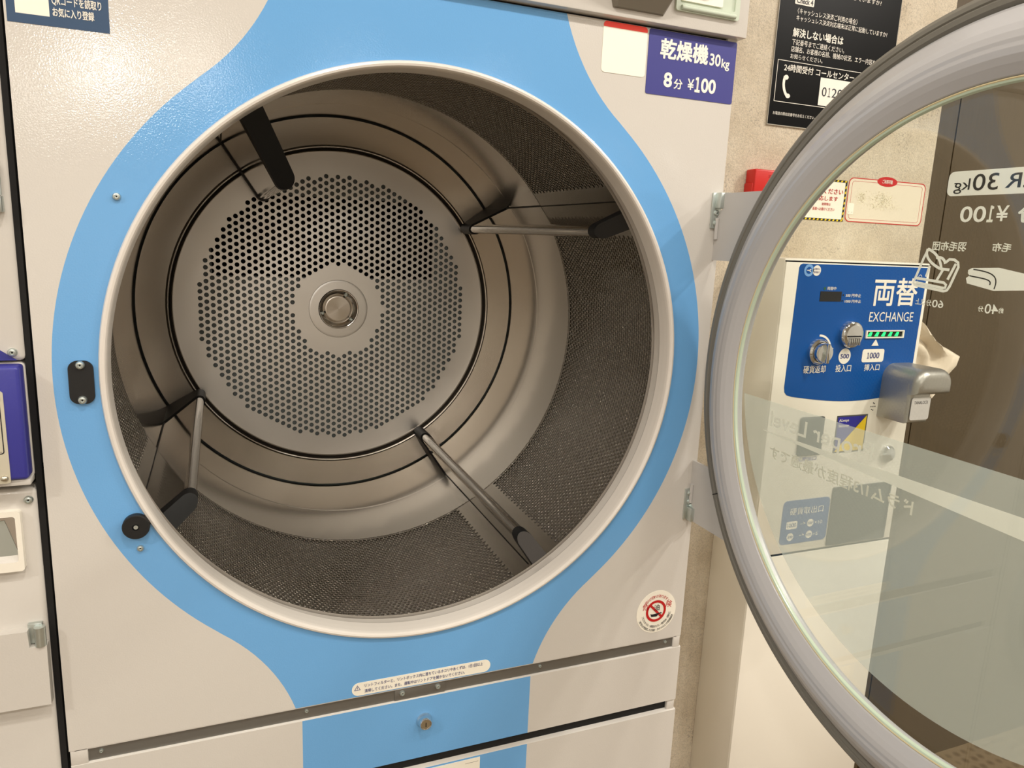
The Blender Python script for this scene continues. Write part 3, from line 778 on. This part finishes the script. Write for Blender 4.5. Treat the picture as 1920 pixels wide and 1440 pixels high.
b = lmb(); frame(b, rrect(-.70, -.2290, -.4945, -.1535, .004), rrect(-.694, -.2170, -.5000, -.1600, .003), 0, .009, ivory); 
b.box(-.694, -.5000, -.002, -.0005, -.2170, -.1600, chrome)
b.add([(-.694, -.009, -.217), (-.5, -.009, -.217), (-.5, -.0025, -.2105), (-.694, -.0025, -.2105)], [(0, 1, 2, 3)], beige)
b.add([(-.694, -.0025, -.178), (-.512, -.0025, -.166), (-.5, -.0025, -.2105), (-.694, -.0060, -.2105)], [(0, 1, 2, 3)][::-1], zinc)
b.build('coin_return', lm, label='cream framed coin return with mirror finish inside')
b = lmb()
b.plate([(-.4790, -.408), (-.4785, -.3280), (-.4965, -.3280), (-.4975, -.3060), (-.90, -.3060), (-.90, -.408)], 0, .014, beige); b.build('flap_door', lm, angle=30, label='beige flap door')
b = lmb(); b.cyl((-.4850, -.0105, -.3280), (-.4850, -.0105, -.3030), .0062, zinc, 20); b.box(-.4985, -.4830, -.006, 0, -.3270, -.3005, zinc, .001); b.build('hinge', lm, label='zinc hinge of the flap door')
b = lmb(); b.lathe([(.225, 0), (.222, -.012), (.212, -.020), (.200, -.016), (.196, 0)], grey, (-.742, -.605), 120); b.disc((-.742, -.605), .197, -.003, graypl, 80)
b.build('porthole_door', lm, label='round grey porthole rim')

# ------------------------------------------------------------------ coin exchange machine
EX0, EX1, EY, EZ = .7005, 1.0705, .10, .1665
E0 = Vector((.885, .165, FL))
ex = root('change_machine', 'white money changing machine with a blue front panel standing against the concrete wall', 'change machine', (.885, .165, 0))
def emb(): return MB(origin=E0)
b = emb()
b.box(EX0, EX1 + .001, EY + .003, W, FL, EZ + .005, ivory, .002)
b.box(EX0 + .001, EX1, EY + .0005, EY + .02, EZ - .001, EZ + .0015, dark)
b.build('cabinet', ex)
b = emb(); b.box(EX0 + .001, EX1, EY, EY + .012, -.4175, EZ - .001, ivory, .0015); fd = b.build('front_door', ex)
b = emb(); b.box(EX0 + .001, EX1, EY, EY + .012, FL, -.4215, ivory, .0015); b.build('lower_front', ex)
b = emb(); b.box(EX0 + .004, EX1 - .002, EY + .001, EY + .014, -.4222, -.417, dark); b.build('seam', ex)
# blue printed panel
b = emb()
top = [(.7365, .1595), (.7400, .1625)]
pl = [(1.0625, .1630), (.7400, .1630), (.7350, .1610), (.7325, .1560), (.7300, -.0720), (.7320, -.0810), (.7380, -.0870), (.7500, -.0905)]
pl += [(.7500 + (1.0600 - .75) * i / 14, -.0905 - .0150 * math.sin(PI * i / 14 * .97)) for i in range(1, 15)]
b.plate(pl, EY, .0006, royal)
ye = EY - .0011
b.text('両替', (.9255, .0865, 1.0415, .1405), ye, white, .016); b.text('EXCHANGE', (.9220, .0545, 1.0410, .0735), ye, white, .0)
b.ring((.8020, -.0030), .0290, .0330, ye, white, math.radians(5), math.radians(92), 16)
b.plate([(.8290, .0030), (.8400, .0030), (.8340, -.0050)], ye, 0, white)
b.plate(circle((.8712, -.0135), .0155, 32), ye, 0, white); b.text('500', (.8600, -.0180, .8825, -.0090), ye - .0005, inkblue, .02)
b.plate(rrect(.9170, -.0270, .9755, -.0005, .005), ye, 0, white); b.text('１', (.9305, -.0192, .9350, -.0078), ye - .0005, inkblue, .02); b.text('000', (.9372, -.0195, .9628, -.0075), ye - .0005, inkblue, .012)
b.plate([(.9380, .0060), (.9575, .0060), (.9478, .0195)], ye, 0, white)
b.text('硬貨返却', (.7715, -.0455, .8265, -.0305), ye, white, .01); b.text('投入口', (.8520, -.0450, .8920, -.0305), ye, white, .01); b.text('挿入口', (.9270, -.0445, .9680, -.0310), ye, white, .01)
b.text('両替中', (.8055, .1150, .8275, .1215), ye, white, .01); b.text('500 円中止', (.8535, .1020, .8925, .1090), ye, white, .01); b.text('1000 円中止', (.8525, .0910, .8945, .0975), ye, white, .01)
for c in ((.8475, .1060), (.8465, .0950)): b.plate(circle(c, .0018, 12), ye, 0, black)
b.plate(circle((.7995, .1180), .0030, 16), ye, 0, mat('dull_green_led', (30, 90, 60), .3))
b.plate(circle((.7555, .1510), .0115, 32), ye, 0, mat('pale_blue_print', (120, 170, 226), .4)); b.plate(circle((.7555, .1510), .0065, 24), ye - .0003, 0, royal)
for t in (25, 180, -30): stroke(b, [(.7555, .1510), (.7555 + .005 * math.cos(math.radians(t)), .1510 + .005 * math.sin(math.radians(t)))], .0018, ye - .0006, white)
b.plate(circle((.7745, .1510), .0098, 32), ye, 0, white); b.text('盗難防止', (.7672, .1520, .7818, .1560), ye - .0003, inkblue); b.text('警報器付', (.7672, .1460, .7818, .1500), ye - .0003, inkblue)
b.ring((1.0440, .1440), .0040, .0050, ye, white, math.radians(10), math.radians(170), 14); b.text('SCIEN', (1.0370, .1380, 1.0530, .1430), ye, white)
b.build('blue_panel', fd, label='royal blue printed panel with white lettering').parent = fd
b = emb(); b.plate(rect(.7900, .0935, .8430, .1125), EY - .0006, .0006, black); b.build('display', fd, label='small black display').parent = fd
b = emb(); c = (.8020, -.0035)
b.lathe([(.0255, EY), (.0250, EY - .006), (.0225, EY - .010), (.0215, EY - .008), (.0200, EY - .008)], chrome, c, 40)
b.lathe([(.0200, EY - .008), (.0195, EY - .018), (.018, EY - .021), (.0003, EY - .022)], chrome, c, 32); b.box(c[0] - .0035, c[0] + .0035, EY - .030, EY - .018, c[1] - .019, c[1] + .019, chrome, .0025)
b.build('return_knob', fd, label='chrome coin return knob').parent = fd
b = emb(); c = (.8755, .0300)
b.lathe([(.0265, EY), (.0265, EY - .008), (.0250, EY - .012), (.0235, EY - .013), (.019, EY - .0145), (.0003, EY - .015)], chrome, c, 40)
b.plate(rect(c[0] - .017, c[1] - .004, c[0] + .017, c[1] - .0015), EY - .0148, .0012, dark)
for i in range(6): b.box(c[0] - .014 + i * .005, c[0] - .0115 + i * .005, EY - .0185, EY - .014, c[1] - .020, c[1] - .006, chrome, .001)
b.build('coin_slot', fd, label='chrome coin insert button').parent = fd
b = emb(); frame(b, rect(.9180, .0215, 1.0205, .0375), rect(.9215, .0240, 1.0170, .0350), EY - .0006, .003, ivory); b.plate(rect(.9215, .0240, 1.0170, .0350), EY - .0008, 0, dark)
for i in range(5): b.plate([(.9240 + i * .0180, .0255), (.9330 + i * .0180, .0250), (.9360 + i * .0180, .0335), (.9300 + i * .0180, .0338)], EY - .0012, .0004, green)
b.build('bill_slot', fd, label='note slot glowing green').parent = fd
b = emb()
for dx_, dz_ in ((0, 0), (.0055, .0), (-.0055, 0), (.003, .006), (-.003, -.006), (.0, .0075), (.001, -.0075)): b.plate(circle((.9670 + dx_, -.1200 + dz_), .0014, 12), EY - .0001, 0, dark)
b.build('speaker_holes', fd).parent = fd
b = emb(); b.plate(rect(.8740, -.2130, .9560, -.1350), EY, .0004, graypl); b.plate([(.8770, -.2100), (.8770, -.1380), (.9500, -.1380)], EY - .0004, .0002, mat('deep_blue_print', (38, 36, 150), .4)); b.plate([(.9530, -.1380), (.8770, -.2100), (.9530, -.2100)], EY - .0004, .0003, yellow)
b.text('ALways', (.8800, -.1495, .9060, -.1420), EY - .0010, white, .01); b.text('Security', (.8800, -.1610, .9080, -.1530), EY - .0010, white, .01)
b.build('security_sticker', fd, label='blue and yellow security sticker').parent = fd
b = emb(); b.box(.7790, .8390, EY - .006, EY, -.2120, -.1330, graypl, .004, 3); b.text('紙幣出口', (.7830, -.2235, .8330, -.2155), EY - .0005, inkpur, .02)
b.build('note_outlet', fd, label='dark grey note outlet').parent = fd
b = emb(); b.lathe([(.0185, EY), (.0180, EY - .006), (.0140, EY - .010), (.0003, EY - .0115)], chrome, (1.0240, -.2240), 32); b.build('cylinder_lock', fd, label='round chrome lock').parent = fd
b = emb(); b.plate(rrect(.7635, -.3990, .8850, -.3055, .010), EY, .0005, slate)
b.text('硬貨取出口', (.7820, -.3370, .8690, -.3215), EY - .0009, white, .0)
b.plate(rrect(.7770, -.3665, .8050, -.3500, .003), EY - .0006, 0, white); b.text('1000', (.7800, -.3625, .8020, -.3540), EY - .0010, slate); b.text('→', (.8130, -.3620, .8270, -.3540), EY - .0009, white, .01); b.plate(circle((.8390, -.3580), .0085, 24), EY - .0006, 0, white); b.text('100', (.8330, -.3610, .8450, -.3550), EY - .0010, slate); b.text('×10', (.8500, -.3620, .8700, -.3545), EY - .0009, white)
b.plate(circle((.7900, -.3835), .0085, 24), EY - .0006, 0, white); b.text('500', (.7840, -.3865, .7960, -.3805), EY - .0010, slate); b.text('→', (.8130, -.3870, .8270, -.3790), EY - .0009, white, .01); b.plate(circle((.8390, -.3830), .0085, 24), EY - .0006, 0, white); b.text('100', (.8330, -.3860, .8450, -.3800), EY - .0010, slate); b.text('×5', (.8500, -.3870, .8620, -.3795), EY - .0009, white)
b.build('coin_outlet_label', fd, label='blue rounded label with conversion table').parent = fd
b = emb(); frame(b, rrect(.8880, -.4140, 1.0500, -.2870, .003), rrect(.8915, -.4110, 1.0460, -.2900, .002), EY, .003, graypl); b.plate(rect(.8915, -.4110, 1.0460, -.2900), EY, .001, graypl); b.build('coin_outlet', fd, label='dark grey coin outlet').parent = fd
# lock housing
b = emb()
def slab(b, pts, y0, y1, bev, m, seg=5):
    t = bmesh.new(); vs = [t.verts.new((x, y0, z)) for x, z in pts]; wv = [t.verts.new((x, y1, z)) for x, z in pts]; n = len(pts)
    fr = t.faces.new(vs); t.faces.new(wv[::-1])
    for i in range(n): t.faces.new((vs[i], wv[i], wv[(i + 1) % n], vs[(i + 1) % n]))
    bmesh.ops.recalc_face_normals(t, faces=list(t.faces))
    bmesh.ops.bevel(t, geom=[e_ for e_ in t.edges if abs(e_.verts[0].co.y - y0) < 1e-5 and abs(e_.verts[1].co.y - y0) < 1e-5], offset=bev, segments=seg, affect='EDGES', profile=.5)
    b.bm(t, m)
def dome(x0, x1, z0, z1, rl, rr_, n=8):
    return [(x0, z0), (x1, z0)] + [(x1 - rr_ + rr_ * math.cos(PI / 2 * i / n), z1 - rr_ + rr_ * math.sin(PI / 2 * i / n)) for i in range(n + 1)] + [(x0 + rl - rl * math.sin(PI / 2 * i / n), z1 - rl + rl * math.cos(PI / 2 * i / n)) for i in range(n + 1)]
slab(b, dome(.9800, 1.0385, -.1400, -.0310, .030, .026), .0275, EY, .010, silver, 8)
slab(b, dome(.9803, 1.0780, -.0815, -.0303, .028, .030), .0130, EY + .03, .0175, silver, 10)
lk = b.build('lock_housing', ex, angle=50, merge=1e-5, label='silver hammered lock housing on the right edge')
b = emb(); b.plate(rrect(.9835, -.1320, 1.0345, -.0870, .005), .0270, .0008, stick); b.text('TANALOCK', (.9905, -.1000, 1.0280, -.0935), .0260, ink, .0)
b.build('lock_sticker', lk, label='small silver sticker with black lettering').parent = lk

# crumpled sheet behind the lock
def bag():
    b = MB(origin=(1.115, .16, FL))
    rows = []
    outline = [((1.0770, .080), (1.080, .086)), ((1.0770, .062), (1.104, .062)), ((1.0770, .044), (1.128, .044)), ((1.0770, .026), (1.150, .022)), ((1.0770, .012), (1.172, .010)), ((1.0800, -.002), (1.206, -.002)), ((1.0850, -.014), (1.225, -.014)), ((1.0900, -.028), (1.246, -.028)), ((1.1000, -.048), (1.236, -.048)), ((1.1100, -.068), (1.224, -.068)), ((1.1200, -.088), (1.212, -.088)), ((1.1300, -.104), (1.190, -.104)), ((1.1400, -.118), (1.168, -.116))]
    n = 18; rnd = random.Random(3)
    V = []; Fs = []
    for j, (a_, c_) in enumerate(outline):
        for i in range(n + 1):
            t = i / n; x = a_[0] + (c_[0] - a_[0]) * t; z = a_[1] + (c_[1] - a_[1]) * t
            y = .150 + .014 * math.sin(t * 5.5 + j * .55) + .010 * math.sin(t * 11 - j * .9) * (.4 + t) - .030 * math.exp(-((t - .55 - .03 * j) ** 2) / .02) * math.exp(-((j - 6) ** 2) / 10)
            V.append((x, y, z))
    m_ = len(outline); k = n + 1
    for j in range(m_ - 1):
        for i in range(n): Fs.append((j * k + i, (j + 1) * k + i, (j + 1) * k + i + 1, j * k + i + 1))
    b.add(V, Fs, vinyl)
    o = b.build('vinyl_cover', angle=60, solid=.004)
    o.location = (1.115, .16, 0)
    return tag(o, 'crumpled cream vinyl cover hanging behind the silver lock housing', 'cover')
bag()

# ------------------------------------------------------------------ notices on the concrete wall
def wmb(o): return MB(origin=o)
def wallthing(b, name, label, cat, o):
    ob = b.build(name); ob.location = (o[0], o[1], o[2] + HZ); return tag(ob, label, cat)
o = (.877, W, .62)
b = wmb(o); b.plate(rect(.7245, .4225, 1.0290, .835), W, .0035, signblk, signedge); frame(b, rect(.7245, .4225, 1.0290, .835), rect(.7255, .4240, 1.0280, .8335), W - .0035, .0002, signedge)
yt = W - .0042
def wt(s, x0, z0, x1, z1, bold=0., m=white): b.text(s, (x0, z0, x1, z1), yt, m, bold)
b.plate(rrect(.7600, .6425, .8060, .6570, .002), yt, 0, white); b.text('Check 4', (.7640, .6447, .8030, .6545), yt - .0004, ink, .02)
wt('無灯していますか?', .8750, .6695, .9743, .6790); wt('〈キャッシュレス決済ご利用の場合〉', .7682, .6262, .9185, .6370); wt('キャッシュレス決済対応端末は正常に起動していますか?', .7673, .6142, 1.0000, .6242)
wt('解決しない場合は', .7630, .5855, .8880, .6010, .02); wt('下記番号までご連絡ください。', .7632, .5710, .8935, .5815); wt('店舗名、お客様の名前、機械の状況、エラー内容を', .7628, .5585, .9785, .5690); wt('お知らせください。', .7629, .5463, .8422, .5553)
frame(b, rect(.7345, .4660, 1.0180, .5415), rect(.7355, .4670, 1.0170, .5405), yt + .0004, .0004, white)
wt('24時間受付 コールセンター', .7512, .5225, .9275, .5360, .01); b.plate(rect(.8430, .4695, 1.0050, .5210), yt, 0, white); b.text('0', (.8498, .4868, .8612, .5040), yt - .0004, ink, 0); b.text('１', (.8650, .4868, .8715, .5040), yt - .0004, ink, 0); b.text('20', (.8748, .4868, .9020, .5040), yt - .0004, ink, 0)
hs = bez((.7555, .5130), (.7510, .4980), (.7560, .4850), (.7660, .4770))
stroke(b, hs, .0058, yt, white); b.plate([(x * .0055 + .7585, z * .0045 + .5115) for x, z in circle((0, 0), 1, 14)], yt - .0002, 0, white); b.plate([(x * .0058 + .7665, z * .0042 + .4785) for x, z in circle((0, 0), 1, 14)], yt - .0002, 0, white)
wt('お電話の際右記番号をお伝えください。', .7355, .4420, .8400, .4482)
b.plate(rect(.853, .4440, .880, .4475), yt, 0, yellow)
wallthing(b, 'notice_board', 'black notice board with white writing and a handset mark on the concrete wall', 'notice board', o)
o = (.748, W, .296)
b = wmb(o); b.box(.6900, .8050, W - .028, W, .2600, .3360, redpl, .003, 3); b.box(.6880, .7000, W - .024, W, .2600, .3100, redpl, .002)
b.plate(circle((.7480, .2880), .012, 24), W - .028, .004, cardw); b.text('ZAISO', (.7210, .3215, .7500, .3262), W - .0283, mat('dark_red', (140, 18, 16), .4), 0)
wallthing(b, 'red_wall_box', 'red plastic box on the concrete wall half hidden behind the door ring', 'wall box', o)
o = (.86, W, .29)
b = wmb(o); b.plate(rect(.7700, .2490, .9490, .3320), W, .0008, cardw)
# hazard stripe border
def hazard(b, x0, z0, x1, z1, wd, y):
    frame(b, rect(x0, z0, x1, z1), rect(x0 + wd, z0 + wd, x1 - wd, z1 - wd), y, .0002, black)
    st_ = .0105; yy_ = y - .0004
    x = x0 + .003
    while x + .007 < x1:
        for zz in (z0 + .0006, z1 - wd + .0006): b.plate([(x, zz), (x + .0045, zz), (x + .0065, zz + wd - .0012), (x + .002, zz + wd - .0012)], yy_, 0, yellow)
        x += st_
    z = z0 + .003
    while z + .007 < z1:
        for xx in (x0 + .0006, x1 - wd + .0006): b.plate([(xx, z), (xx + wd - .0012, z + .002), (xx + wd - .0012, z + .0065), (xx, z + .0045)], yy_, 0, yellow)
        z += st_
hazard(b, .7700, .2490, .9490, .3320, .0045, W - .0008)
yt = W - .0014
wt('お電話ください', .8450, .3030, .9400, .3140, .01, red); wt('すぐに対応します', .8270, .2890, .9280, .2985, .01, red); wt('故障等は', .8870, .2795, .9100, .2850, .005, red); wt('係員へお掛けください', .8640, .2690, .9220, .2755, .005, red)
wallthing(b, 'hazard_border_notice', 'white notice with black and yellow striped border and red writing', 'notice', o)
o = (1.06, W, .295)
b = wmb(o); ow = rrect(.9530, .2500, 1.1735, .3400, .012, 8); b.plate(ow, W, .0008, mat('cream_card', (232, 222, 200), .45))
def inset(d): return rrect(.9530 + d, .2500 + d, 1.1735 - d, .3400 - d, .012 - d * .5, 8)
frame(b, ow, inset(.0018), W - .0008, .0002, red); frame(b, rrect(.9625, .2565, 1.1640, .3335, .006, 8), rrect(.9631, .2571, 1.1634, .3329, .0055, 8), W - .0008, .0002, red)
b.plate([(1.0590 + .0285 * x, .3370 + .0100 * z) for x, z in circle((0, 0), 1, 40)], W - .0008, .0004, red); b.text('ご利用可能', (1.0445, .3330, 1.0735, .3410), W - .0016, white, .01)
b.plate(rrect(.9575, .2655, .9740, .2880, .002), W - .0008, .0008, cardw)
for xx in (.961, .970): b.plate(rect(xx, .2690, xx + .001, .2705), W - .0017, 0, ink)
rr = random.Random(5); glit = mat('pale_gold_scratches', (255, 250, 220), .4); glit2 = mat('tan_scratches', (196, 178, 132), .4)
for _ in range(700):
    k = rr.random()
    if k < .25: x, z = rr.gauss(.993, .008), rr.gauss(.300, .007)
    elif k < .75: x, z = rr.gauss(1.052, .016), rr.gauss(.300, .007)
    else: x, z = rr.gauss(1.055, .026), rr.gauss(.285, .004)
    a = rr.random() * PI; l = .0014
    b.add([(x, W - .0012, z), (x + l * math.cos(a), W - .0012, z + l * math.sin(a)), (x + l * math.cos(a + 1.2), W - .0012, z + l * math.sin(a + 1.2))], [(0, 1, 2)], glit if rr.random() < .6 else glit2)
wallthing(b, 'red_edged_card', 'cream card with a red rounded outline and a red oval at its top', 'card', o)
